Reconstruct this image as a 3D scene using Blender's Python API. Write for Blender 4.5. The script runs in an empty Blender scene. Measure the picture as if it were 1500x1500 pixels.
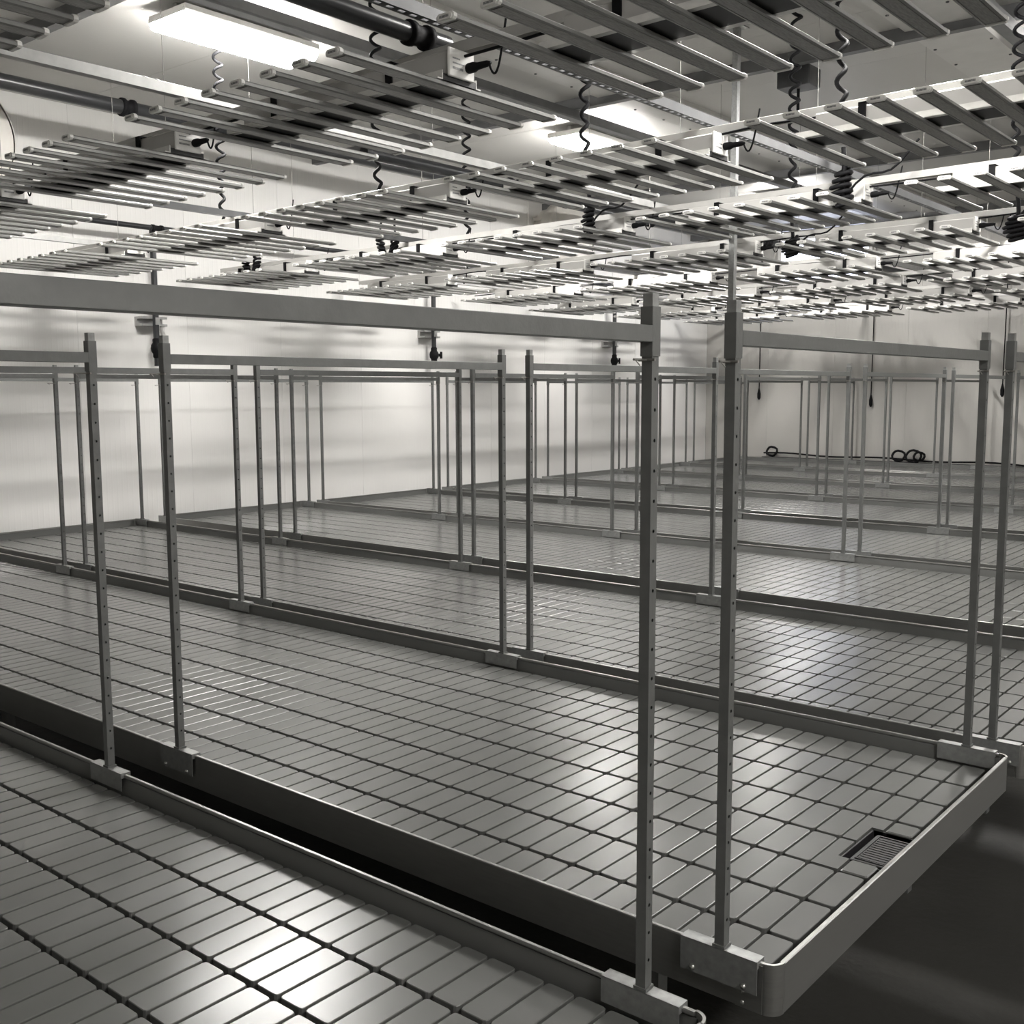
import bpy, math, random
from mathutils import Vector, Matrix
random.seed(7)
S = bpy.context.scene
COL = S.collection
# Heights are measured from the top of the bench rims (z = 0); the floor lies at FLOOR.
FLOOR, CEIL = -0.70, 3.50
XL, XR, YB, YF = -8.0, 5.6, 14.05, -4.6          # wall_left, wall_right, wall_back, wall_front

# ------------------------------------------------------------------ camera
F_PX, PP = 1572.3, 750.0
CAM = Vector((0.9486, -1.7645, 1.0733))
YAW, PIT, ROL = map(math.radians, (-39.7218, -6.5011, -0.2046))
FW = Vector((math.sin(YAW)*math.cos(PIT), math.cos(YAW)*math.cos(PIT), math.sin(PIT)))
RT0 = Vector((math.cos(YAW), -math.sin(YAW), 0)); UP0 = RT0.cross(FW)
RT = math.cos(ROL)*RT0 + math.sin(ROL)*UP0; UP = -math.sin(ROL)*RT0 + math.cos(ROL)*UP0
cd = bpy.data.cameras.new('camera'); cd.sensor_width = 36; cd.sensor_fit = 'HORIZONTAL'
cd.lens = 36*F_PX/1500; cd.clip_start = .05; cd.clip_end = 100
co = bpy.data.objects.new('camera', cd); COL.objects.link(co)
co.matrix_world = Matrix((( RT.x, UP.x, -FW.x, CAM.x), (RT.y, UP.y, -FW.y, CAM.y), (RT.z, UP.z, -FW.z, CAM.z), (0, 0, 0, 1)))
S.camera = co
def px(p):
    d = Vector(p)-CAM; w = d.dot(FW)
    if w < .05: return None
    return PP+F_PX*d.dot(RT)/w, PP-F_PX*d.dot(UP)/w, w
def seen(pts, m=60):
    for p in pts:
        q = px(p)
        if q and -m < q[0] < 1500+m and -m < q[1] < 1500+m: return True
    return False

# ------------------------------------------------------------------ world and exposure
w = bpy.data.worlds.new('world'); S.world = w; w.use_nodes = True
w.node_tree.nodes['Background'].inputs[0].default_value = (0, 0, 0, 1)
w.node_tree.nodes['Background'].inputs[1].default_value = 0
S.view_settings.view_transform = 'Standard'; S.view_settings.look = 'None'
S.view_settings.gamma = 1; S.view_settings.use_curve_mapping = False
S.view_settings.exposure = 0.06
LAMP_POWER = 118.0                                  # emission of the lit ceiling lamp diffusers
LAMPS = [(-5.2, 2.80), (-5.2, 6.95), (-5.25, 11.20), (-0.95, 6.95), (-0.95, 2.95), (3.3, -1.0), (3.3, 6.95)]

# ------------------------------------------------------------------ materials
def new_mat(name):
    m = bpy.data.materials.new(name); m.use_nodes = True
    nt = m.node_tree; return m, nt, nt.nodes['Principled BSDF']
def mat(name, col, rough=.5, metal=0, var=.0, scale=8, bump=0, bscale=60, stretch=(1, 1, 1), spec=.5, rvar=0, coord='Object'):
    m, nt, b = new_mat(name)
    b.inputs['Base Color'].default_value = (*col, 1); b.inputs['Roughness'].default_value = rough
    b.inputs['Metallic'].default_value = metal; b.inputs['Specular IOR Level'].default_value = spec
    if var or bump or rvar:
        tc = nt.nodes.new('ShaderNodeTexCoord'); mp = nt.nodes.new('ShaderNodeMapping')
        mp.inputs['Scale'].default_value = stretch; nt.links.new(tc.outputs[coord], mp.inputs[0])
    if var or rvar:
        n = nt.nodes.new('ShaderNodeTexNoise'); n.inputs['Scale'].default_value = scale; n.inputs['Detail'].default_value = 6
        nt.links.new(mp.outputs[0], n.inputs[0])
        if var:
            r = nt.nodes.new('ShaderNodeMapRange'); r.inputs[1].default_value = .3; r.inputs[2].default_value = .7
            r.inputs[3].default_value = 1-var; r.inputs[4].default_value = 1+var
            nt.links.new(n.outputs[0], r.inputs[0])
            x = nt.nodes.new('ShaderNodeVectorMath'); x.operation = 'SCALE'; x.inputs[0].default_value = col
            nt.links.new(r.outputs[0], x.inputs['Scale']); nt.links.new(x.outputs[0], b.inputs['Base Color'])
        if rvar:
            r = nt.nodes.new('ShaderNodeMapRange'); r.inputs[1].default_value = .3; r.inputs[2].default_value = .7
            r.inputs[3].default_value = rough-rvar; r.inputs[4].default_value = rough+rvar
            nt.links.new(n.outputs[0], r.inputs[0]); nt.links.new(r.outputs[0], b.inputs['Roughness'])
    if bump:
        n2 = nt.nodes.new('ShaderNodeTexNoise'); n2.inputs['Scale'].default_value = bscale; nt.links.new(mp.outputs[0], n2.inputs[0])
        bp = nt.nodes.new('ShaderNodeBump'); bp.inputs['Strength'].default_value = bump; bp.inputs['Distance'].default_value = .01
        nt.links.new(n2.outputs[0], bp.inputs['Height']); nt.links.new(bp.outputs[0], b.inputs['Normal'])
    return m
def ribbed(name, col, axis, pitch, rough=.4, depth=.0012, var=.03):
    """painted metal panel with fine rolled ribs running across one axis"""
    m = mat(name, col, rough, 0, var, 1.3)
    nt = m.node_tree; b = nt.nodes['Principled BSDF']
    tc = nt.nodes.new('ShaderNodeTexCoord'); sp = nt.nodes.new('ShaderNodeSeparateXYZ'); nt.links.new(tc.outputs['Object'], sp.inputs[0])
    mu = nt.nodes.new('ShaderNodeMath'); mu.operation = 'MULTIPLY'; mu.inputs[1].default_value = 2*math.pi/pitch
    nt.links.new(sp.outputs[axis], mu.inputs[0])
    sn = nt.nodes.new('ShaderNodeMath'); sn.operation = 'SINE'; nt.links.new(mu.outputs[0], sn.inputs[0])
    pw = nt.nodes.new('ShaderNodeMath'); pw.operation = 'SMOOTH_MAX'; pw.inputs[1].default_value = .55; pw.inputs[2].default_value = .2
    nt.links.new(sn.outputs[0], pw.inputs[0])
    bp = nt.nodes.new('ShaderNodeBump'); bp.inputs['Strength'].default_value = 1; bp.inputs['Distance'].default_value = depth
    nt.links.new(pw.outputs[0], bp.inputs['Height']); nt.links.new(bp.outputs[0], b.inputs['Normal'])
    return m
M = {}
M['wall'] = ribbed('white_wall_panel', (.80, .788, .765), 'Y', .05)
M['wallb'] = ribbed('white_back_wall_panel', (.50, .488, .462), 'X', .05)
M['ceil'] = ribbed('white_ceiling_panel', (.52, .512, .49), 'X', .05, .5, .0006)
M['floor'] = mat('dark_concrete', (.035, .034, .030), .6, 0, .22, 1.6, .25, 30)
M['galv'] = mat('galvanised_steel', (.158, .162, .157), .42, .30, .10, 30, .05, 120, rvar=.06)
M['galv2'] = mat('bright_galvanised_steel', (.34, .347, .34), .36, .6, .14, 60, .04, 120, rvar=.08)
M['alu'] = mat('bench_aluminium', (.36, .36, .347), .34, .85, .06, 14, .03, 90, (1, 1, 14), rvar=.06)
M['tray'] = mat('grey_tray_plastic', (.134, .136, .130), .35)
M['pad'] = mat('grey_tray_pad_plastic', (.134, .136, .130), .26, spec=.75)
M['black'] = mat('black_plastic', (.010, .010, .011), .65, 0, .1, 30, spec=.12)
M['blackgrate'] = mat('black_drain_plastic', (.022, .021, .023), .5)
M['bar'] = mat('anodised_light_bar', (.225, .225, .216), .42, .35, .06, 20)
M['lens'] = mat('led_strip_lens', (.19, .185, .172), .3, 0, .35, 55, .1, 80, (3, .5, 1))
M['cap'] = mat('white_end_cap', (.80, .79, .76), .35, 0, .05, 30)
M['white'] = mat('white_painted_metal', (.80, .785, .755), .35, 0, .04, 6)
M['driver'] = mat('white_driver_paint', (.56, .55, .53), .38, 0, .04, 6)
M['label'] = mat('grey_print', (.28, .28, .28), .5, 0, .5, 300)
M['spine'] = mat('black_heat_sink', (.018, .018, .018), .5)
M['rail'] = mat('white_light_rail', (.58, .573, .55), .32, .2, .05, 9)
M['dark'] = mat('dark_grey_steel', (.10, .102, .105), .45, .4, .15, 12)
M['pipe'] = mat('black_pipe', (.028, .029, .031), .28, 0, .15, 12)
M['strut'] = mat('grey_strut', (.40, .40, .39), .4, .5, .1, 20)
M['beam'] = mat('grey_ceiling_channel', (.17, .172, .175), .5, .2, .1, 10)
M['trim'] = mat('white_trim', (.56, .552, .53), .4, 0, .05, 6)
M['fan'] = mat('cream_fan_shell', (.78, .75, .70), .4, 0, .05, 5)
M['wire'] = mat('steel_wire', (.30, .29, .27), .4, .7)
M['screw'] = mat('screw_head', (.5, .5, .48), .3, .9)
def emit(name, col, strength):
    m, nt, b = new_mat(name); b.inputs['Base Color'].default_value = (*col, 1)
    b.inputs['Emission Color'].default_value = (*col, 1); b.inputs['Emission Strength'].default_value = strength; return m
M['lamp'] = emit('lit_lamp_diffuser', (1, .975, .94), LAMP_POWER)
M['pane'] = emit('daylit_window_pane', (.72, .77, .95), 6.0)

# ------------------------------------------------------------------ mesh helpers
class MB:
    def __init__(s): s.v = []; s.f = []; s.m = []; s.sm = []
    def add(s, vs, fs, mi=0, smooth=False):
        o = len(s.v); s.v += [tuple(v) for v in vs]
        for f in fs: s.f.append([i+o for i in f]); s.m.append(mi); s.sm.append(smooth)
        return s
    def box(s, x0, x1, y0, y1, z0, z1, mi=0):
        v = [(x, y, z) for z in (z0, z1) for y in (y0, y1) for x in (x0, x1)]
        return s.add(v, [(0, 2, 3, 1), (4, 5, 7, 6), (0, 1, 5, 4), (2, 6, 7, 3), (0, 4, 6, 2), (1, 3, 7, 5)], mi)
    def prism(s, poly, a0, a1, axis, mi=0, cap=True, smooth=False):
        """polygon (p, q) in the two other axes, extruded from a0 to a1 along axis"""
        n = len(poly)
        def P(p, q, a): return {'X': (a, p, q), 'Y': (p, a, q), 'Z': (p, q, a)}[axis]
        v = [P(p, q, a0) for p, q in poly]+[P(p, q, a1) for p, q in poly]
        f = [(i, (i+1) % n, n+(i+1) % n, n+i) for i in range(n)]
        s.add(v, f, mi, smooth)
        if cap: s.add(v, [tuple(range(n-1, -1, -1)), tuple(range(n, 2*n))], mi)
        return s
    def cbox(s, x0, x1, y0, y1, z0, z1, c=.003, mi=0):
        """box with chamfered edges all round the z sides and the top"""
        def ring(i, z): return [(x0+i+c, y0+i, z), (x1-i-c, y0+i, z), (x1-i, y0+i+c, z), (x1-i, y1-i-c, z), (x1-i-c, y1-i, z), (x0+i+c, y1-i, z), (x0+i, y1-i-c, z), (x0+i, y0+i+c, z)]
        R = [ring(c*.7, z0), ring(0, z0+c*.7), ring(0, z1-c*.7), ring(c*.7, z1)]
        v = sum(R, []); f = []
        for k in range(3):
            for i in range(8): f.append((8*k+i, 8*k+(i+1) % 8, 8*k+8+(i+1) % 8, 8*k+8+i))
        f += [tuple(range(7, -1, -1)), tuple(range(24, 32))]
        return s.add(v, f, mi)
    def tube(s, pts, r, n=8, mi=0, smooth=True, cap=True):
        pts = [Vector(p) for p in pts]; rings = []; up = None
        for i, p in enumerate(pts):
            t = (pts[min(i+1, len(pts)-1)]-pts[max(i-1, 0)]).normalized()
            if up is None: up = Vector((0, 0, 1)) if abs(t.z) < .9 else Vector((1, 0, 0))
            a = t.cross(up).normalized(); up = a.cross(t).normalized()
            rr = r[i] if isinstance(r, (list, tuple)) else r
            rings.append([p+rr*(math.cos(2*math.pi*k/n)*a+math.sin(2*math.pi*k/n)*up) for k in range(n)])
        v = sum(rings, [])
        f = [(j*n+k, j*n+(k+1) % n, (j+1)*n+(k+1) % n, (j+1)*n+k) for j in range(len(pts)-1) for k in range(n)]
        s.add(v, f, mi, smooth)
        if cap: s.add(v, [tuple(range(n)), tuple(range(len(v)-1, len(v)-n-1, -1))], mi)
        return s
    def lathe(s, prof, center, axis='X', n=32, mi=0):
        """profile (radius, offset along axis)"""
        cx, cy, cz = center; v = []
        for r, o in prof:
            for k in range(n):
                a = 2*math.pi*k/n; c, d = r*math.cos(a), r*math.sin(a)
                v.append({'X': (cx+o, cy+c, cz+d), 'Y': (cx+c, cy+o, cz+d), 'Z': (cx+c, cy+d, cz+o)}[axis])
        m = len(prof); f = [(j*n+k, j*n+(k+1) % n, (j+1)*n+(k+1) % n, (j+1)*n+k) for j in range(m-1) for k in range(n)]
        return s.add(v, f, mi, True)
    def mesh(s, name, mats):
        me = bpy.data.meshes.new(name); me.from_pydata(s.v, [], s.f)
        for m in (mats if isinstance(mats, (list, tuple)) else [mats]): me.materials.append(m)
        me.polygons.foreach_set('material_index', s.m); me.polygons.foreach_set('use_smooth', s.sm)
        me.update(); return me
def fix(me):
    import bmesh
    bm = bmesh.new(); bm.from_mesh(me); bmesh.ops.recalc_face_normals(bm, faces=bm.faces); bm.to_mesh(me); bm.free(); return me
def put(name, me, parent=None, loc=(0, 0, 0), rot=(0, 0, 0)):
    o = bpy.data.objects.new(name, me); COL.objects.link(o); o.parent = parent; o.location = loc; o.rotation_euler = rot; return o
def part(name, mb, m, parent=None, loc=(0, 0, 0), rot=(0, 0, 0)): return put(name, fix(mb.mesh(name, m)), parent, loc, rot)
def tag(o, label=None, cat=None, group=None, kind=None):
    if label: o['label'] = label
    if cat: o['category'] = cat
    if group: o['group'] = group
    if kind: o['kind'] = kind
    return o
def empty(name, loc=(0, 0, 0), rz=0):
    o = bpy.data.objects.new(name, None); COL.objects.link(o); o.location = loc; o.rotation_euler = (0, 0, rz); o.empty_display_size = .05; return o
def copy_tree(o, parent=None):
    c = o.copy(); COL.objects.link(c); c.parent = parent
    for ch in o.children: copy_tree(ch, c)
    return c
ORD = ['first', 'second', 'third', 'fourth', 'fifth', 'sixth', 'seventh', 'eighth', 'ninth']

# ------------------------------------------------------------------ the room
tag(part('floor', MB().box(XL-.2, XR+.2, YF-.2, YB+.2, FLOOR-.1, FLOOR), M['floor']), 'dark bare concrete floor under the benches', kind='structure')
def panelled(name, label, core, panels, m, pname):
    o = tag(part(name, MB().box(*core), M['trim']), label, kind='structure')
    meshes = {}
    for (x0, x1, y0, y1, z0, z1) in panels:
        key = (round(x1-x0, 3), round(y1-y0, 3), round(z1-z0, 3))
        if key not in meshes:
            a, b, c = (k/2 for k in key); meshes[key] = fix(MB().box(-a, a, -b, b, -c, c).mesh(pname, m))
        put(pname, meshes[key], o, ((x0+x1)/2, (y0+y1)/2, (z0+z1)/2))
    return o
PW = 1.1
def spans(a, b, g=.0025):
    r = []; t = a
    while t < b-.01: r.append((t+g/2, min(t+PW, b)-g/2)); t += PW
    return r
panelled('wall_left', 'white ribbed metal panel wall along the bench ends', (XL-.12, XL-.03, YF, YB, FLOOR, CEIL), [(XL-.03, XL, a, b, FLOOR, CEIL) for a, b in spans(YF, YB)], M['wall'], 'wall_panel')
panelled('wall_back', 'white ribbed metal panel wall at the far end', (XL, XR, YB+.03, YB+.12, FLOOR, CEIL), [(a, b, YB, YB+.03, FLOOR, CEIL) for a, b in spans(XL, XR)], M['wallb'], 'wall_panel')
panelled('wall_right', 'white ribbed metal panel wall across the aisle', (XR+.03, XR+.12, YF, YB, FLOOR, CEIL), [(XR, XR+.03, a, b, FLOOR, CEIL) for a, b in spans(YF, YB)], M['wall'], 'wall_panel')
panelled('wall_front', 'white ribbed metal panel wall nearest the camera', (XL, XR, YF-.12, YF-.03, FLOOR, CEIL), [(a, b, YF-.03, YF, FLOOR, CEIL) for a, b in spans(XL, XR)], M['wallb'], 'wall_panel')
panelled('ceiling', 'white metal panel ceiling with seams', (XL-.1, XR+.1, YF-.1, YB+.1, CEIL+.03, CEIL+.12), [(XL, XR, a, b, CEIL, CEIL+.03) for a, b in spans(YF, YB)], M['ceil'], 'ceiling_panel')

# ceiling steel: channels along X, carriers along Y, white trim strips
for i, y in enumerate((-1.95, 1.93, 5.80, 9.68, 13.5)):
    a, b = XL, XR
    o = part('ceiling_beam', MB().prism([(-.035, 0), (-.035, -.09), (.035, -.09), (.035, -.08), (-.025, -.08), (-.025, 0)], a, b, 'X'), M['beam'], None, (0, y, CEIL))
    tag(o, 'dark steel channel across the ceiling, %s counted from the camera' % ORD[i], 'beam', 'dark channels across the ceiling')
for i, x in enumerate((-4.66, -1.20)):
    o = part('ceiling_channel', MB().prism([(-.05, 0), (-.05, -.06), (-.04, -.07), (.04, -.07), (.05, -.06), (.05, 0)], YF, YB, 'Y'), M['beam'], None, (x, 0, CEIL-.09))
    tag(o, ['grey steel channel running beside the lit ceiling lamps', 'grey steel channel running along the ceiling near the aisle'][i], 'beam', 'grey channels along the ceiling')
for i, x in enumerate((-4.15, -1.62)):
    o = empty('trim_%d' % (i+1), (x, 0, CEIL)); tag(o, 'flat white cover strip screwed along the ceiling, %s' % ['near the lit lamps', 'near the aisle'][i], kind='structure')
    part('cover_strip', MB().box(-.22, .22, YF, YB, -.035, 0), M['trim'], o)
    mb = MB()
    for k in range(40):
        for sx in (-.19, .19): mb.lathe([(.012, 0), (.010, -.006), (0, -.008)], (sx, YF+.3+k*.46, -.035), 'Z', 8)
    tag(part('screws', mb, M['dark'], o), kind='stuff')

# ------------------------------------------------------------------ ceiling lamps
def ceiling_lamp(x, y, label):
    o = empty('ceiling_lamp', (x, y, CEIL-.055)); tag(o, label, 'lamp', 'lit ceiling lamps')
    part('housing', MB().prism([(-.20, 0), (-.20, -.03), (-.19, -.05), (.19, -.05), (.20, -.03), (.20, 0)], -.53, .53, 'Y'), M['white'], o)
    for s in (-1, 1): part('hanger', MB().box(-.02, .02, s*.45-.02, s*.45+.02, 0, .055), M['strut'], o)
    for k in (-1, 1):   # two wrapped tubes per lamp, as the photograph shows two bright strips
        prof = [(k*.105+.088*math.cos(a), -.048-.06*math.sin(a)) for a in [math.pi*j/12 for j in range(13)]]
        part('diffuser', MB().prism(prof, -.53, .53, 'Y', smooth=True), M['lamp'], o)
    for s in (-1, 1): part('end_plate', MB().prism([(-.19, -.02), (.19, -.02), (.19, -.048), (-.19, -.048)], s*.535-.006, s*.535+.006, 'Y'), M['white'], o)
LLAB = ['lit white ceiling lamp nearest the camera, at upper left', 'lit white ceiling lamp behind the coiled black cord, at upper centre', 'lit white ceiling lamp farthest back above the left rows', 'lit white ceiling lamp at the upper right edge', 'lit white ceiling lamp above the aisle end of the second bench', 'lit white ceiling lamp beyond the aisle, nearer of the two there', 'lit white ceiling lamp beyond the aisle, farther of the two there']
for (x, y), l in zip(LAMPS, LLAB): ceiling_lamp(x, y, l)

# ------------------------------------------------------------------ rolling benches
XE, XS = 0.121, -7.29                               # aisle end and wall end of every bench
YN = [-1.729, 0, 1.623, 3.375, 5.105, 6.895, 8.70, 10.48, 12.27]
WD = [1.52, 1.52, 1.525, 1.59, 1.57, 1.57, 1.57, 1.57, 1.57]
XO = [-.02, 0, .02, -.03, .02, .02, .02, 0, 0]
ZP, ZG, PX = -.050, -.080, .0715                    # pad tops, groove floor, pad pitch along the bench
def rrect(hx, hy, r, z, n=3):
    out = []
    for cx, cy, a0 in ((hx-r, hy-r, 0), (-hx+r, hy-r, 90), (-hx+r, -hy+r, 180), (hx-r, -hy+r, 270)):
        for k in range(n):
            a = math.radians(a0+90*k/(n-1)); out.append((cx+r*math.cos(a), cy+r*math.sin(a), z))
    return out
def pad_geo(mb, hx, hy, dx=0, dy=0):
    n = 12
    rings = [rrect(hx, hy, .009, ZG-.001), rrect(hx-.0006, hy-.0006, .008, ZP-.0014), rrect(hx-.0019, hy-.0019, .007, ZP)]
    v = [(x+dx, y+dy, z) for r in rings for x, y, z in r]
    f = [(j*n+i, j*n+(i+1) % n, (j+1)*n+(i+1) % n, (j+1)*n+i) for j in range(2) for i in range(n)]
    mb.add(v, f); mb.add(v[2*n:], [tuple(range(n))])
BLAB = ['long aluminium bench with grey gridded tray, nearest the camera at lower left', 'long aluminium bench with grey gridded tray and black drain grate, second nearest']
def bench(b):
    W = WD[b]; yn = YN[b]; xe, xs = XE+XO[b], XS+XO[b]
    root = empty('grow_bench', (0, yn, 0))
    lab = BLAB[b] if b < 2 else 'long aluminium bench with grey gridded tray, %s away from the camera' % ORD[b]
    tag(root, lab, 'bench', 'rolling benches across the room')
    rc = .03                                        # rounded corners
    prof = [(0, -.10), (0, -.002), (.002, 0), (.009, 0), (.011, -.002), (.011, -.007), (.004, -.009), (.004, -.088), (.032, -.094), (.032, -.10)]
    for side in (0, 1):
        poly = prof if side == 0 else [(W-p, q) for p, q in prof]
        part('side_rail', MB().prism(poly, xs+rc, xe-rc, 'X'), M['alu'], root)
    for e in (0, 1):
        poly = [((xe-p) if e else (xs+p), q) for p, q in prof]
        part('end_rail', MB().prism(poly, rc, W-rc, 'Y'), M['alu'], root)
    for ex in (0, 1):
        for sy in (0, 1):
            cx = (xe-rc) if ex else (xs+rc); cy = (W-rc) if sy else rc
            a0 = {(1, 1): 0, (0, 1): 90, (0, 0): 180, (1, 0): 270}[(ex, sy)]
            mb = MB(); n = 12; inn = []; out = []
            for k in range(n):
                a = math.radians(a0+90*k/(n-1)); c, s = math.cos(a), math.sin(a)
                out.append((cx+rc*c, cy+rc*s)); inn.append((cx+(rc-.006)*c, cy+(rc-.006)*s))
            mb.prism(out+inn[::-1], -.101, .001, 'Z', smooth=True)
            sg = 1 if ex else -1
            # riveted plates lapping onto the side rail
            y_out = (W if sy else 0); d = .002 if sy else -.002
            mb.box(cx-sg*.055 if ex else cx, cx if ex else cx+.055, min(y_out, y_out+d), max(y_out, y_out+d), -.10, -.004)
            c = part('corner_piece', mb, M['alu'], root)
            if ex and b < 4:
                for q in range(4):
                    part('rivet', MB().lathe([(.0045, 0), (.004, (1 if sy else -1)*.002), (0, (1 if sy else -1)*.003)], (cx-.040, y_out+d, -.018-.024*q), 'Y', 8), M['screw'], c)
    # tray: moulded floor, up-turned walls, pads
    mb = MB(); i0, i1, j0, j1 = xs+.006, xe-.006, .006, W-.006
    k = .020; mb.prism([(i0+k, j0), (i1-k, j0), (i1, j0+k), (i1, j1-k), (i1-k, j1), (i0+k, j1), (i0, j1-k), (i0, j0+k)], ZG-.006, ZG, 'Z')
    for poly, ax, a, c in (([(j0, ZG), (j0, -.012), (j0+.002, -.012), (j0+.010, ZG)], 'X', i0+k, i1-k), ([(j1, ZG), (j1, -.012), (j1-.002, -.012), (j1-.010, ZG)], 'X', i0+k, i1-k),
                           ([(i0, ZG), (i0, -.012), (i0+.002, -.012), (i0+.010, ZG)], 'Y', j0+k, j1-k), ([(i1, ZG), (i1, -.012), (i1-.002, -.012), (i1-.010, ZG)], 'Y', j0+k, j1-k)):
        mb.prism(poly, a, c, ax)
    tray = part('tray', mb, M['tray'], root)
    py = (W-.040)/8; hx, hy = PX/2-.0028, py/2-.0052
    x_first = xe-.0545-PX/2                         # centre of the first column of pads
    ncol = int((x_first-xs-.03)/PX)+1
    cells = []
    dr_y = .02+4*py                                 # the drain sits on the middle groove at the aisle end
    for i in range(ncol):
        for k in range(8):
            if i < 2 and k in (3, 4): continue
            x = x_first-i*PX; y = .02+py*(k+.5); q = px((x, yn+y, ZP))
            vis = bool(q) and -30 < q[0] < 1530 and -30 < q[1] < 1530
            cells.append((not vis, (Vector((x, yn+y, ZP))-CAM).length, x, y))
    cells.sort()
    nsolo = 300 if b < 4 else 0
    if nsolo:
        one = MB(); pad_geo(one, hx, hy); me = fix(one.mesh('tray_pad', M['pad']))
        for _, _, x, y in cells[:nsolo]: put('tray_pad', me, tray, (x, y, 0))
    rest = MB()
    for _, _, x, y in cells[nsolo:]: pad_geo(rest, hx, hy, x, y)
    tag(part('tray_pads', rest, M['pad'], tray), kind='stuff')
    # pads cut around the drain, then the drain itself
    xa, xb = x_first+hx, x_first-PX-hx
    dx0, dx1, dy = xe-.156, xe-.046, .112
    for s in (-1, 1):
        o0, o1 = dr_y+s*(py-.0055), dr_y+s*.0055; cut = dr_y+s*(dy-.004)
        part('tray_pad', MB().cbox(x_first-hx, xa, min(o0, cut), max(o0, cut), ZG, ZP, .004), M['pad'], tray)
        lo, hi = sorted((o0, o1)); poly = [(xb, o0), (x_first-PX+hx, o0), (x_first-PX+hx, cut), (dx0-.002, cut), (dx0-.002, o1), (xb, o1)]
        part('tray_pad', MB().prism(poly, ZG, ZP, 'Z'), M['pad'], tray)
    g = empty('drain', (0, 0, 0)); g.parent = root
    g2 = part('drain_cup', MB().box(dx0, dx0+.004, dr_y-dy, dr_y+dy, ZG, ZP-.006).box(dx0, dx1, dr_y-dy, dr_y-dy+.004, ZG, ZP-.006).box(dx0, dx1, dr_y+dy-.004, dr_y+dy, ZG, ZP-.006).box(dx0, dx1, dr_y-dy, dr_y+dy, ZG, ZG+.001), M['blackgrate'], g)
    gm = MB().cbox(dx0+.022, dx1+.008, dr_y-dy+.012, dr_y+dy-.030, ZG+.001, ZP-.004, .003)
    gm.box(dx0+.032, dx1-.002, dr_y-dy+.022, dr_y-dy+.025, ZP-.005, ZP-.0015).box(dx0+.032, dx1-.002, dr_y+dy-.043, dr_y+dy-.040, ZP-.005, ZP-.0015)
    gm.box(dx0+.032, dx0+.035, dr_y-dy+.022, dr_y+dy-.040, ZP-.005, ZP-.0015).box(dx1-.005, dx1-.002, dr_y-dy+.022, dr_y+dy-.040, ZP-.005, ZP-.0015)
    for k in range(11): gm.box(dx0+.038, dx1-.008, dr_y-dy+.03+k*.0135, dr_y-dy+.034+k*.0135, ZP-.005, ZP-.0025)
    part('drain_grate', gm, M['blackgrate'], g)
    # supports under the tray
    for x in (xe-.45, (xe+xs)/2, xs+.45):
        for y in (.30, W-.30):
            part('leg', MB().box(x-.02, x+.02, y-.02, y+.02, FLOOR, -.16), M['galv'], root)
    for y in (.30, W-.30): part('rolling_tube', MB().tube([(xs+.1, y, -.13), (xe-.1, y, -.13)], .03, 12), M['galv'], root)
    for k in range(7): part('cross_bar', MB().box(xs+.15+k*1.19-.02, xs+.15+k*1.19+.02, .004, W-.004, -.10, ZG-.006), M['galv'], root)
    return root
for b in range(9): bench(b)

# ------------------------------------------------------------------ trellis frames standing on the bench rims
PH, PT = 1.128, .0205                               # post height and tube width
def post_mesh():
    mb = MB(); h = PT/2; pitch = .0515; r = .0032
    zs = []; z = .06
    while z < PH-.03: zs.append(z); z += pitch
    for sx in (1, -1):                              # faces with adjustment holes
        X = sx*h; prev = .004
        for z in zs:
            z0, z1 = z-.01, z+.01
            mb.add([(X, -h, prev), (X, h, prev), (X, h, z0), (X, -h, z0)], [(0, 1, 2, 3)])
            oct_ = [(X, r*math.cos(a), z+r*math.sin(a)) for a in [math.pi*(k+.5)/4 for k in range(8)]]
            sq = [(X, h, z+.003), (X, .003, z1), (X, -.003, z1), (X, -h, z+.003), (X, -h, z-.003), (X, -.003, z0), (X, .003, z0), (X, h, z-.003)]
            v = sq+oct_; f = []
            for k in range(8): f.append((k, (k+1) % 8, 8+(k+1) % 8, 8+k))
            v += [(X, h, z1), (X, -h, z1), (X, -h, z0), (X, h, z0)]
            f += [(0, 16, 1), (2, 17, 3), (4, 18, 5), (6, 19, 7)]
            mb.add(v, f); prev = z1
        mb.add([(X, -h, prev), (X, h, prev), (X, h, PH), (X, -h, PH)], [(0, 1, 2, 3)])
        for sy in (1, -1): pass
    for sy in (1, -1): mb.add([(-h, sy*h, .004), (h, sy*h, .004), (h, sy*h, PH), (-h, sy*h, PH)], [(0, 1, 2, 3)])
    mb.box(-h, h, -h, h, PH, PH+.001)
    # weld collar
    mb.prism([(-h-.003, -h-.003), (h+.003, -h-.003), (h+.003, h+.003), (-h-.003, h+.003)], .0045, .010, 'Z')
    return mb.mesh('post', M['galv'])
POST = post_mesh()
SH = .0125                                          # half width of the sleeve
SLEEVE = fix(MB().prism([(-SH+.001, -SH), (SH-.001, -SH), (SH, -SH+.001), (SH, SH-.001), (SH-.001, SH), (-SH+.001, SH), (-SH, SH-.001), (-SH, -SH+.001)], PH, PH+.082, 'Z').mesh('sleeve', M['galv']))
STUB = fix(MB().prism([(-.0095, -.0095), (.0095, -.0095), (.0095, .0095), (-.0095, .0095)], PH+.082, PH+.104, 'Z').mesh('inner_tube', M['galv2']))
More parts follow.
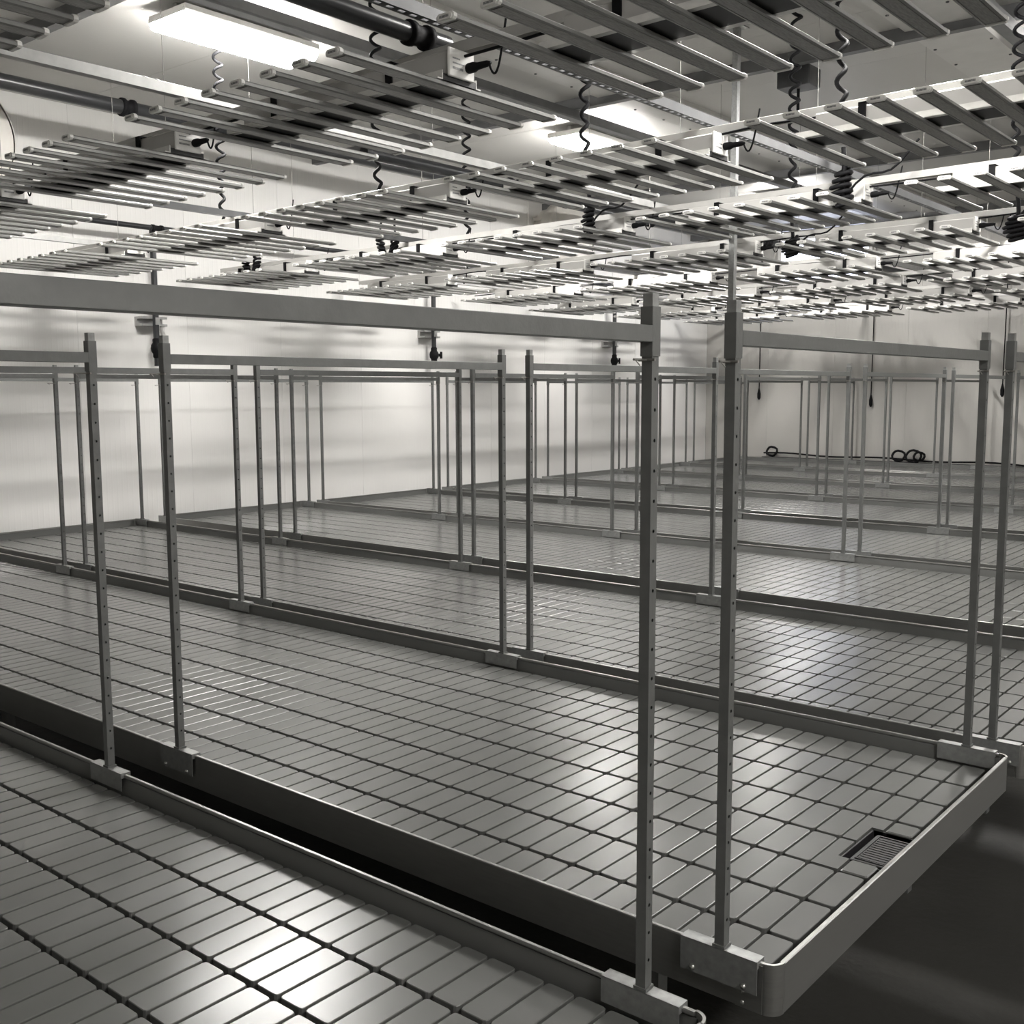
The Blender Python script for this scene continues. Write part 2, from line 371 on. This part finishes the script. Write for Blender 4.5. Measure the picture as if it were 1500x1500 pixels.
def clip_mesh():
    mb = MB(); L = .0825
    mb.box(-L, L, -.0150, .0150, .0022, .0045)                         # saddle on the rim (local +y points to the bench inside)
    mb.box(-L, L, .0130, .0150, -.046, .0045)                          # inner skirt
    mb.box(-L, L, -.0150, -.0130, -.062, .0045)                        # outer skirt
    mb.box(-L, -L+.002, -.0130, .0130, -.010, .0022).box(L-.002, L, -.0130, .0130, -.010, .0022)
    return fix(mb.mesh('clip', M['galv2']))
CLIP = clip_mesh()
BOLT = fix(MB().lathe([(.006, 0), (.006, -.003), (.003, -.006), (0, -.006)], (0, 0, 0), 'Y', 8).mesh('bolt', M['screw']))
PIN = fix(MB().tube([(-.016, 0, 0), (.016, 0, 0)], .0028, 6).tube([(0, 0, 0), (0, -.040, 0)], .0022, 6).tube([(0, -.036, 0), (.006, -.030, -.010)], .0012, 5).mesh('locking_pin', M['wire']))
HX = {(0, 1): -.036, (0, 2): -1.841, (1, 1): .001, (1, 2): -1.826, (1, 3): -3.582, (1, 4): -5.376, (2, 1): .041, (2, 2): -1.777, (2, 3): -3.548, (2, 4): -5.332, (2, 5): -7.2,
      (3, 2): -1.823, (3, 3): -3.649, (3, 4): -5.457, (3, 5): -7.2, (4, 2): -1.774, (4, 3): -3.527, (4, 4): -5.377, (4, 5): -7.2, (5, 2): -1.782, (5, 3): -3.565, (5, 4): -5.411, (6, 3): -3.572}
CBM = {}
def trellis(b, j):
    x = HX.get((b, j), -(j-1)*1.8+XO[b]); x = max(x, XS+XO[b]+.1); yn, W = YN[b], WD[b]
    yr = .0055                                      # the rim the clip sits on
    if not seen([(x, yn, 0), (x, yn+W, 0), (x, yn, PH), (x, yn+W, PH), (x, yn+W*.6, PH), (x, yn+W/2, PH)], 40): return
    root = empty('trellis_frame', (x, yn, 0))
    where = 'nearest bench' if b == 0 else '%s nearest bench' % ORD[b]
    tag(root, 'galvanised square tube trellis frame on the %s, %s from its aisle end' % (where, ORD[j-1]), 'frame', 'trellis frames on the benches')
    if W not in CBM:
        mb = MB(); y0, y1 = yr+SH, W-yr-SH
        mb.prism([(-.0125, PH+.024), (-.0115, PH+.023), (.0115, PH+.023), (.0125, PH+.024), (.0125, PH+.050), (.0115, PH+.051), (-.0115, PH+.051), (-.0125, PH+.050)], y0, y1, 'Y')
        CBM[W] = fix(mb.mesh('crossbar', M['galv']))
    bar = put('crossbar', CBM[W], root)
    for side in (0, 1):
        y = W-yr if side else yr
        p = put('post', POST, root, (0, y, 0))
        put('sleeve', SLEEVE, bar, (0, y, 0)); put('inner_tube', STUB, p)
        cl = put('clip', CLIP, p, (0, 0, 0), (0, 0, math.pi if side else 0))
        if b < 3:
            put('bolt', BOLT, p, (-.055, 0+(.015 if side else -.015), -.052), (0, 0, math.pi if side else 0)); put('bolt', BOLT, p, (.055, (.015 if side else -.015), -.052), (0, 0, math.pi if side else 0))
        if b < 5: put('locking_pin', PIN, p, (0, -PT/2 if side else -PT/2, PH-.006))
    return root
for b in range(9):
    for j in range(1, 6): trellis(b, j)

# ------------------------------------------------------------------ grow light fixtures
BL, BW, BP, NB = 1.10, .066, .1672, 8               # bar length, width, pitch, count
ZB = 2.12                                           # underside of the bars
def bar_mesh():
    mb = MB(); h = BW/2
    mb.prism([(-h, 0), (-h+.008, -.002), (-h+.009, .001), (h-.009, .001), (h-.008, -.002), (h, 0), (h, .010), (h-.008, .016), (.006, .018), (-.006, .018), (-h+.008, .016), (-h, .010)], -BL/2+.012, BL/2-.012, 'Y')
    return fix(mb.mesh('light_bar', M['bar']))
BAR = bar_mesh()
LENS = fix(MB().box(-.0225, .0225, -BL/2+.03, BL/2-.03, -.0015, .0012).mesh('led_strip', M['lens']))
def cap_mesh():
    mb = MB(); h = BW/2+.001
    poly = [(-h+.006, -.003), (h-.006, -.003), (h, .003), (h, .012), (h-.008, .0185), (-h+.008, .0185), (-h, .012), (-h, .003)]
    mb.prism(poly, -.014, 0, 'Y'); sm = [(p*.8, .007+(q-.007)*.75) for p, q in poly]
    mb.prism(sm, -.018, -.014, 'Y')
    mb.box(-.019, .017, -.0184, -.018, .004, .011, 1)
    return fix(mb.mesh('end_cap', [M['cap'], M['label']]))
CAP = cap_mesh()
FL = (NB-1)*BP                                      # distance from first to last bar
def make_fixture():
    r = empty('grow_light')
    for k in range(NB):
        bb = put('light_bar', BAR, r, (-FL/2+k*BP, 0, 0)); put('led_strip', LENS, bb)
        for s in (0, 1): put('end_cap', CAP, bb, (0, (BL/2-.012) if s else -(BL/2-.012), 0), (0, 0, math.pi if s else 0))
    part('spine', MB().box(-FL/2-.03, FL/2+.03, -.085, .085, .018, .040), M['spine'], r)
    for s in (-1, 1): part('spine_bracket', MB().prism([(s*.085, .018), (s*.112, .018), (s*.112, .022), (s*.089, .022), (s*.089, .05), (s*.085, .05)], -FL/2-.03, FL/2+.03, 'X'), M['cap'], r)
    d = part('driver', MB().prism([(-.058, .040), (.058, .040), (.060, .044), (.060, .118), (.054, .124), (-.054, .124), (-.060, .118), (-.060, .044)], -FL/2+.05, FL/2+.03, 'X'), M['driver'], r)
    part('end_plate', MB().cbox(FL/2+.03, FL/2+.042, -.066, .066, .034, .130, .004), M['cap'], d)
    part('printed_label', MB().box(FL/2+.042, FL/2+.0425, -.048, .005, .060, .068).box(FL/2+.042, FL/2+.0425, -.048, .012, .078, .083).box(FL/2+.042, FL/2+.0425, -.048, -.01, .094, .099), M['label'], d)
    part('plug', MB().lathe([(.016, 0), (.018, .006), (.018, .03), (.013, .045), (.011, .09), (.006, .105), (0, .105)], (FL/2+.042, .030, .075), 'X', 12), M['black'], d)
    pts = []
    for i in range(14):
        t = i/13; pts.append((FL/2+.14+.10*t-.02*t*t, .03, .075-.10*math.sin(math.pi*t)*(1-t)*.9+.14*t*t))
    part('power_cord', MB().tube(pts, .0042, 6), M['black'], d)
    for s in (-.33, .33): part('hanger', MB().box(s-.016, s+.016, -.070, -.063, .020, .134).box(s-.016, s+.016, .063, .070, .020, .134).box(s-.016, s+.016, -.070, .070, .128, .135), M['black'], r)
    return r
SL = .0095                                           # the overhead rows sink a little towards the left wall
def sink(x): return SL*(x+1)
ROW_Y = [-1.11+1.675*r+BL/2 for r in range(9)]
ROW_Y[0] -= .10
ROW_X = [-.48, -.64, -.55, -.51, -.40, -.08, -.45, -.30, -.20]   # centre of the first fixture from the aisle
ZR = ZB+.135                                        # underside of the rails
proto = make_fixture(); used = False
for r in range(9):
    for i in range(5):
        x = ROW_X[r]-1.648*i
        if x-FL/2 < XL+.10: continue
        c = (x, ROW_Y[r], ZB+sink(x))
        pts = [(x+sx*FL/2, ROW_Y[r]+sy*BL/2, ZB) for sx in (-1, 0, 1) for sy in (-1, 0, 1)]
        if not seen(pts, 50): continue
        o = proto if not used else copy_tree(proto); used = True
        o.location = c; o.rotation_euler = (random.uniform(-.002, .002), -SL, random.uniform(-.005, .005))
        tag(o, 'grow light of eight bars, %s fixture from the aisle in the %s overhead row' % (ORD[i], 'nearest' if r == 0 else ORD[r]+' nearest'), 'grow light', 'grow lights hung in rows')

# rails that carry the lights, with suspension wires and a cable underneath
for r in range(9):
    y = ROW_Y[r]+.04
    a, b_ = (XL+.25 if r > 3 else XL+.15), 2.2
    o = empty('light_rail', (0, y, ZR+SL)); o.rotation_euler = (0, -SL, 0); tag(o, 'white rail above the %s overhead row of grow lights' % ('nearest' if r == 0 else ORD[r]+' nearest'), 'rail', 'rails carrying the grow lights')
    part('rail_channel', MB().prism([(-.021, 0), (-.021, .036), (-.019, .038), (.019, .038), (.021, .036), (.021, 0), (.018, 0), (.018, .034), (-.018, .034), (-.018, 0)], a, b_, 'X'), M['rail'], o)
    for i in range(6):
        x = -.2-1.648*i+.05*math.sin(r*3+i)
        if x > a: part('suspension_wire', MB().tube([(x, 0, .038), (x, 0, CEIL-ZR-sink(x)-.004)], .0016, 5), M['wire'], o)
    pts = []; x = b_-.1
    while x > a+.1:
        pts.append((x, -.030+.006*math.sin(x*3+r), .004-.022*abs(math.sin(x*1.9+r*1.3))-.004)); x -= .11
    part('power_cable', MB().tube(pts, .0055, 6), M['black'], o)
# struts and pipes across the rails
def slotted(name, x, z, label, m, slots=True):
    mb = MB(); y0, y1 = -2.2, YB-.25; z += sink(x)
    if slots:
        mb.box(x-.0205, x-.0185, y0, y1, z, z+.041).box(x+.0185, x+.0205, y0, y1, z, z+.041).box(x-.0185, x-.009, y0, y1, z, z+.003).box(x+.009, x+.0185, y0, y1, z, z+.003)
        y = y0
        while y < y1-.06: mb.box(x-.009, x+.009, y, y+.022, z, z+.003); y += .055
    else: mb.box(x-.0205, x+.0205, y0, y1, z, z+.041)
    tag(part(name, mb, m), label, 'strut', 'struts across the light rails')
ZS = ZR+.039
slotted('slotted_strut', -1.70, ZS+.03, 'slotted steel strut lying across the rails, nearest the aisle', M['dark'])
slotted('cross_strut', -3.03, ZS, 'plain steel strut across the rails, second from the aisle', M['strut'], False)
slotted('cross_strut', -5.33, ZS, 'plain steel strut across the rails, third from the aisle', M['dark'], False)
slotted('cross_strut', -7.25, ZS, 'plain steel strut across the rails beside the left wall', M['strut'], False)
def pipe_run(x, z, r, label, couplings, y0=-2.4, y1=YB-.4, m='pipe'):
    o = empty('pipe', (x, 0, z)); tag(o, label, 'pipe', 'pipes across the room')
    part('pipe_run', MB().tube([(0, y0, 0), (0, y1, 0)], r, 16), M[m], o)
    for y in couplings:
        part('coupling', MB().lathe([(r, -.06), (r*1.3, -.055), (r*1.3, -.03), (r*1.06, -.028), (r*1.06, .028), (r*1.3, .03), (r*1.3, .055), (r, .06)], (0, y, 0), 'Y', 16), M['black'], o)
    return o
pipe_run(-7.00, 3.295, .055, 'thick black pipe under the ceiling beside the left wall', (3.06, 6.9, 10.7))
pipe_run(-1.86, ZS+.035, .034, 'short black pipe beside the slotted strut above the nearest lights', (1.10,), y1=1.25)
pipe_run(-3.40, ZS+.034, .033, 'black pipe crossing the middle of the overhead rows', (3.5, 6.9), y0=2.25)
pipe_run(-7.78, 2.52, .024, 'thin black pipe along the left wall above the drop pipes', (3.78, 7.42, 11.15), y0=.5)
pipe_run(-5.30, 3.02, .016, 'thin grey conduit passing just below the lit lamps', (2.2, 6.1), m='dark')

# ------------------------------------------------------------------ drop pipes with valves on the left wall
for i, (y, zb) in enumerate(((3.78, 1.30), (7.42, 1.32), (11.15, 1.32))):
    o = empty('drop_pipe', (-7.86, y, zb)); tag(o, 'black drop pipe with valve on the left wall, %s from the left' % ORD[i], 'pipe', 'drop pipes on the left wall')
    part('pipe_run', MB().tube([(0, 0, 0), (0, 0, 2.52-zb)], .028, 12), M['pipe'], o)
    part('strut_bracket', MB().box(-.14, -.02, -.13, .13, .36, .38).box(-.14, -.02, -.13, .13, .425, .445).box(-.14, -.10, -.13, .13, .38, .425).box(.024, .034, -.02, .02, .37, .435), M['strut'], o)
    v = part('valve', MB().lathe([(.028, -.09), (.036, -.08), (.036, -.05), (.05, -.03), (.055, 0), (.05, .03), (.036, .05), (.036, .08), (.028, .09)], (0, 0, .16), 'Z', 14), M['black'], o)
    part('valve_handle', MB().tube([(0, .04, .16), (.02, .10, .16)], .018, 8).tube([(.02, .10, .12), (.02, .10, .20)], .014, 8), M['black'], v)

# ------------------------------------------------------------------ round drums on the left wall
for i, (y, z, R) in enumerate(((2.03, 3.02, .46), (9.87, 3.05, .50))):
    o = empty('fan_housing', (XL, y, z)); tag(o, ['round cream drum high on the left wall at the picture edge', 'round cream drum high on the left wall near the far corner'][i], 'fan housing', 'round drums on the left wall')
    part('shell', MB().lathe([(R*.86, .0), (R*.88, .10), (R*.97, .16), (R, .19), (R, .30), (R*.99, .325), (R*.96, .335)], (0, 0, 0), 'X', 48), M['fan'], o)
    part('front_cover', MB().lathe([(R*.955, .320), (R*.90, .335), (R*.70, .345), (R*.66, .365), (R*.60, .372), (R*.3, .378), (0, .38)], (0, 0, 0), 'X', 48), M['fan'], o)
    part('bracket', MB().box(0, .03, -.05, .05, -R-.12, R*.8), M['fan'], o)
    for k in range(3): part('arm', MB().box(.0, .16, -.02, .02, -.02, .02), M['fan'], o, (0, R*.9*math.cos(2.1*k+.5), R*.9*math.sin(2.1*k+.5)))

# ------------------------------------------------------------------ coiled cords and cable slinkies
def coil(x, y, z0, z1, label, turns, rad=.026, r=.0105):
    o = empty('coiled_cord', (x, y, z0)); tag(o, label, 'cord', 'coiled black cords'); n = turns*12; pts = []
    for i in range(n+1):
        t = i/n; rr = rad*(1-.45*math.exp(-((t-.12)/.12)**2)); st = z1-z0
        pts.append((rr*math.cos(2*math.pi*turns*t), rr*math.sin(2*math.pi*turns*t), .03+(st-.06)*t))
    pts = [(0, 0, 0)]+pts+[(0, 0, z1-z0)]
    part('cord', MB().tube(pts, r, 6), M['black'], o)
    part('ceiling_hook', MB().box(-.03, .03, -.03, .03, z1-z0-.02, z1-z0), M['dark'], o)
zc = CEIL
for (x, r, lab, t) in ((-2.38, 2, 'coiled black cord hanging in front of the second lit lamp', 12), (-3.91, 2, 'coiled black cord hanging left of centre against the left wall', 12), (-5.47, 2, 'coiled black cord hanging farthest left', 12),
                       (-1.02, 2, 'thick coiled black cord hanging at upper right', 11), (-2.03, 3, 'coiled black cord hanging behind the nearest right light', 12), (-.76, 3, 'coiled black cord hanging at the right picture edge', 12), (-4.70, 3, 'short coiled black cord behind the third overhead row', 12)):
    coil(x, ROW_Y[r]+.04, ZR+.040+sink(x), zc, lab, t, .029)
def slinky(x, y, z, label, wide):
    """a spiral cord drooping in a U below the rail"""
    o = empty('cord_bundle', (x, y, z)); tag(o, label, 'cord', 'drooping spiral cords'); pts = []; turns = 15; n = turns*12
    for i in range(n+1):
        t = i/n; a = math.pi*(1-t); cx = wide*math.cos(a); cz = -.17*max(math.sin(a), 0)-.02; q = 2*math.pi*turns*t
        tx, tz = math.sin(a), -math.cos(a)
        pts.append((cx-tz*.03*math.cos(q), .03*math.sin(q), cz+tx*.03*math.cos(q)))
    part('cord', MB().tube(pts, .0105, 6), M['black'], o)
    for s in (-1, 1): part('tie', MB().tube([(s*wide, 0, -.03), (s*wide*.9, 0, .08), (s*wide*.5, .05, .16)], .009, 6), M['black'], o)
def bunch(x, y, z, label, rad, h):
    """a spiral cord tied up into a hanging bunch"""
    o = empty('cord_bundle', (x, y, z)); tag(o, label, 'cord', 'drooping spiral cords'); pts = []; turns = 6; n = turns*14
    for i in range(n+1):
        t = i/n; q = 2*math.pi*turns*t; rr = rad*(.75+.35*math.sin(math.pi*t)+.12*math.sin(5.3*t*turns))
        pts.append((rr*math.cos(q)+.008*math.sin(9*t), rr*math.sin(q)*.8, -.02-h*t+.016*math.sin(q+1)))
    part('cord', MB().tube(pts, .0125, 6), M['black'], o)
    part('tie', MB().tube([(0, 0, .10), (.01, 0, 0), (.0, 0, -h*.5), (0, 0, -h)], .014, 6), M['black'], o)
    part('loose_end', MB().tube([(rad*.7+.05*k, -.01, -h*.8+.035*math.sin(k*.9)+.028*k) for k in range(9)], .0065, 6), M['black'], o)
for (x, lab) in ((-7.22, 'drooping spiral cord farthest left below the third rail'), (-5.44, 'drooping spiral cord below the third rail, left of centre')):
    slinky(x, ROW_Y[3]-.09, ZR+.11+sink(x), lab, .088)
for (x, r, rad, h, lab) in ((-3.44, 3, .035, .19, 'bunched black spiral cord in front of the round fan'), (-1.645, 3, .050, .21, 'bunched black spiral cord below the right end of the slotted strut'),
                            (-2.745, 4, .055, .13, 'bunched black spiral cord in front of the window'), (-1.14, 4, .062, .17, 'bunched black spiral cord at the right picture edge')):
    bunch(x, ROW_Y[r]-.12, ZR+(.10 if r == 3 else -.01)+sink(x), lab, rad, h)

# ------------------------------------------------------------------ strut column between the benches
o = empty('strut_column', (-2.71, 5.035, FLOOR)); tag(o, 'tall galvanised strut column rising between two benches to the ceiling', 'column')
part('channel', MB().prism([(-.0205, -.0205), (.0205, -.0205), (.0205, .0205), (.009, .0205), (.009, .018), (.018, .018), (.018, -.018), (-.018, -.018), (-.018, .018), (-.009, .018), (-.009, .0205), (-.0205, .0205)], 0, CEIL-FLOOR, 'Z'), M['galv2'], o)
part('base_plate', MB().box(-.04, .04, -.025, .025, 0, .006), M['galv2'], o)
part('top_plate', MB().box(-.06, .06, -.06, .06, CEIL-FLOOR-.008, CEIL-FLOOR), M['galv2'], o)
# dark junction box on the ceiling
o = empty('junction_box', (-2.72, 6.02, CEIL)); tag(o, 'dark box hung from the ceiling at upper right', 'box')
part('box', MB().cbox(-.13, .13, -.10, .10, -.20, -.06, .008), M['dark'], o); part('stem', MB().tube([(0, 0, -.06), (0, 0, 0)], .02, 8), M['strut'], o)
part('drop_cord', MB().tube([(0, 0, -.20), (0, 0, -.36)], .012, 8), M['black'], o)

# ------------------------------------------------------------------ far wall: window, hanging cords, cable
o = empty('window_1', (-6.0, YB, 3.02)); tag(o, 'pale blue-white window high on the far wall', kind='structure')
part('frame', MB().box(-.75, .75, -.06, 0, -.38, -.32).box(-.75, .75, -.06, 0, .32, .38).box(-.75, -.69, -.06, 0, -.32, .32).box(.69, .75, -.06, 0, -.32, .32).box(-.03, .03, -.06, 0, -.32, .32), M['white'], o)
for s in (-1, 1): part('pane', MB().box(min(s*.03, s*.69), max(s*.03, s*.69), -.03, -.02, -.32, .32), M['pane'], o)
for i, (x, z0) in enumerate(((-7.02, .90), (-5.20, .80), (-3.36, .95))):
    o = empty('hanging_cord', (x, YB-.05, z0)); tag(o, 'thin dark cord with plug hanging at the far wall, %s from the left' % ORD[i], 'cord', 'cords hanging at the far wall')
    part('cord', MB().tube([(0, 0, .16), (.005, 0, 1.1), (0, 0, CEIL-z0)], .008, 6), M['black'], o)
    part('plug', MB().tube([(0, 0, 0), (0, 0, .03), (0, 0, .10), (0, 0, .18)], [.010, .026, .028, .010], 8), M['black'], o)
o = empty('cable_run', (0, YB-.08, .06)); tag(o, 'black cable run with loops along the foot of the far wall', 'cable')
part('cable', MB().tube([(-6.9+.12*i, .02*math.sin(i*.7), .012*math.sin(i*.5)-.004*i*.3) for i in range(46)], .014, 6), M['black'], o)
for cx, rr in ((-6.75, .08), (-4.74, .085), (-4.52, .10), (-4.44, .07)):
    pts = [(cx+rr*math.cos(a)*1.1, -.02+.02*math.sin(3*a), .03+rr*math.sin(a)*.9) for a in [2*math.pi*k/24*2 for k in range(25)]]
    part('loop', MB().tube(pts, .017, 6), M['black'], o)
part('bracket', MB().box(-6.95, -3.0, .03, .05, -.10, -.06), M['dark'], o)
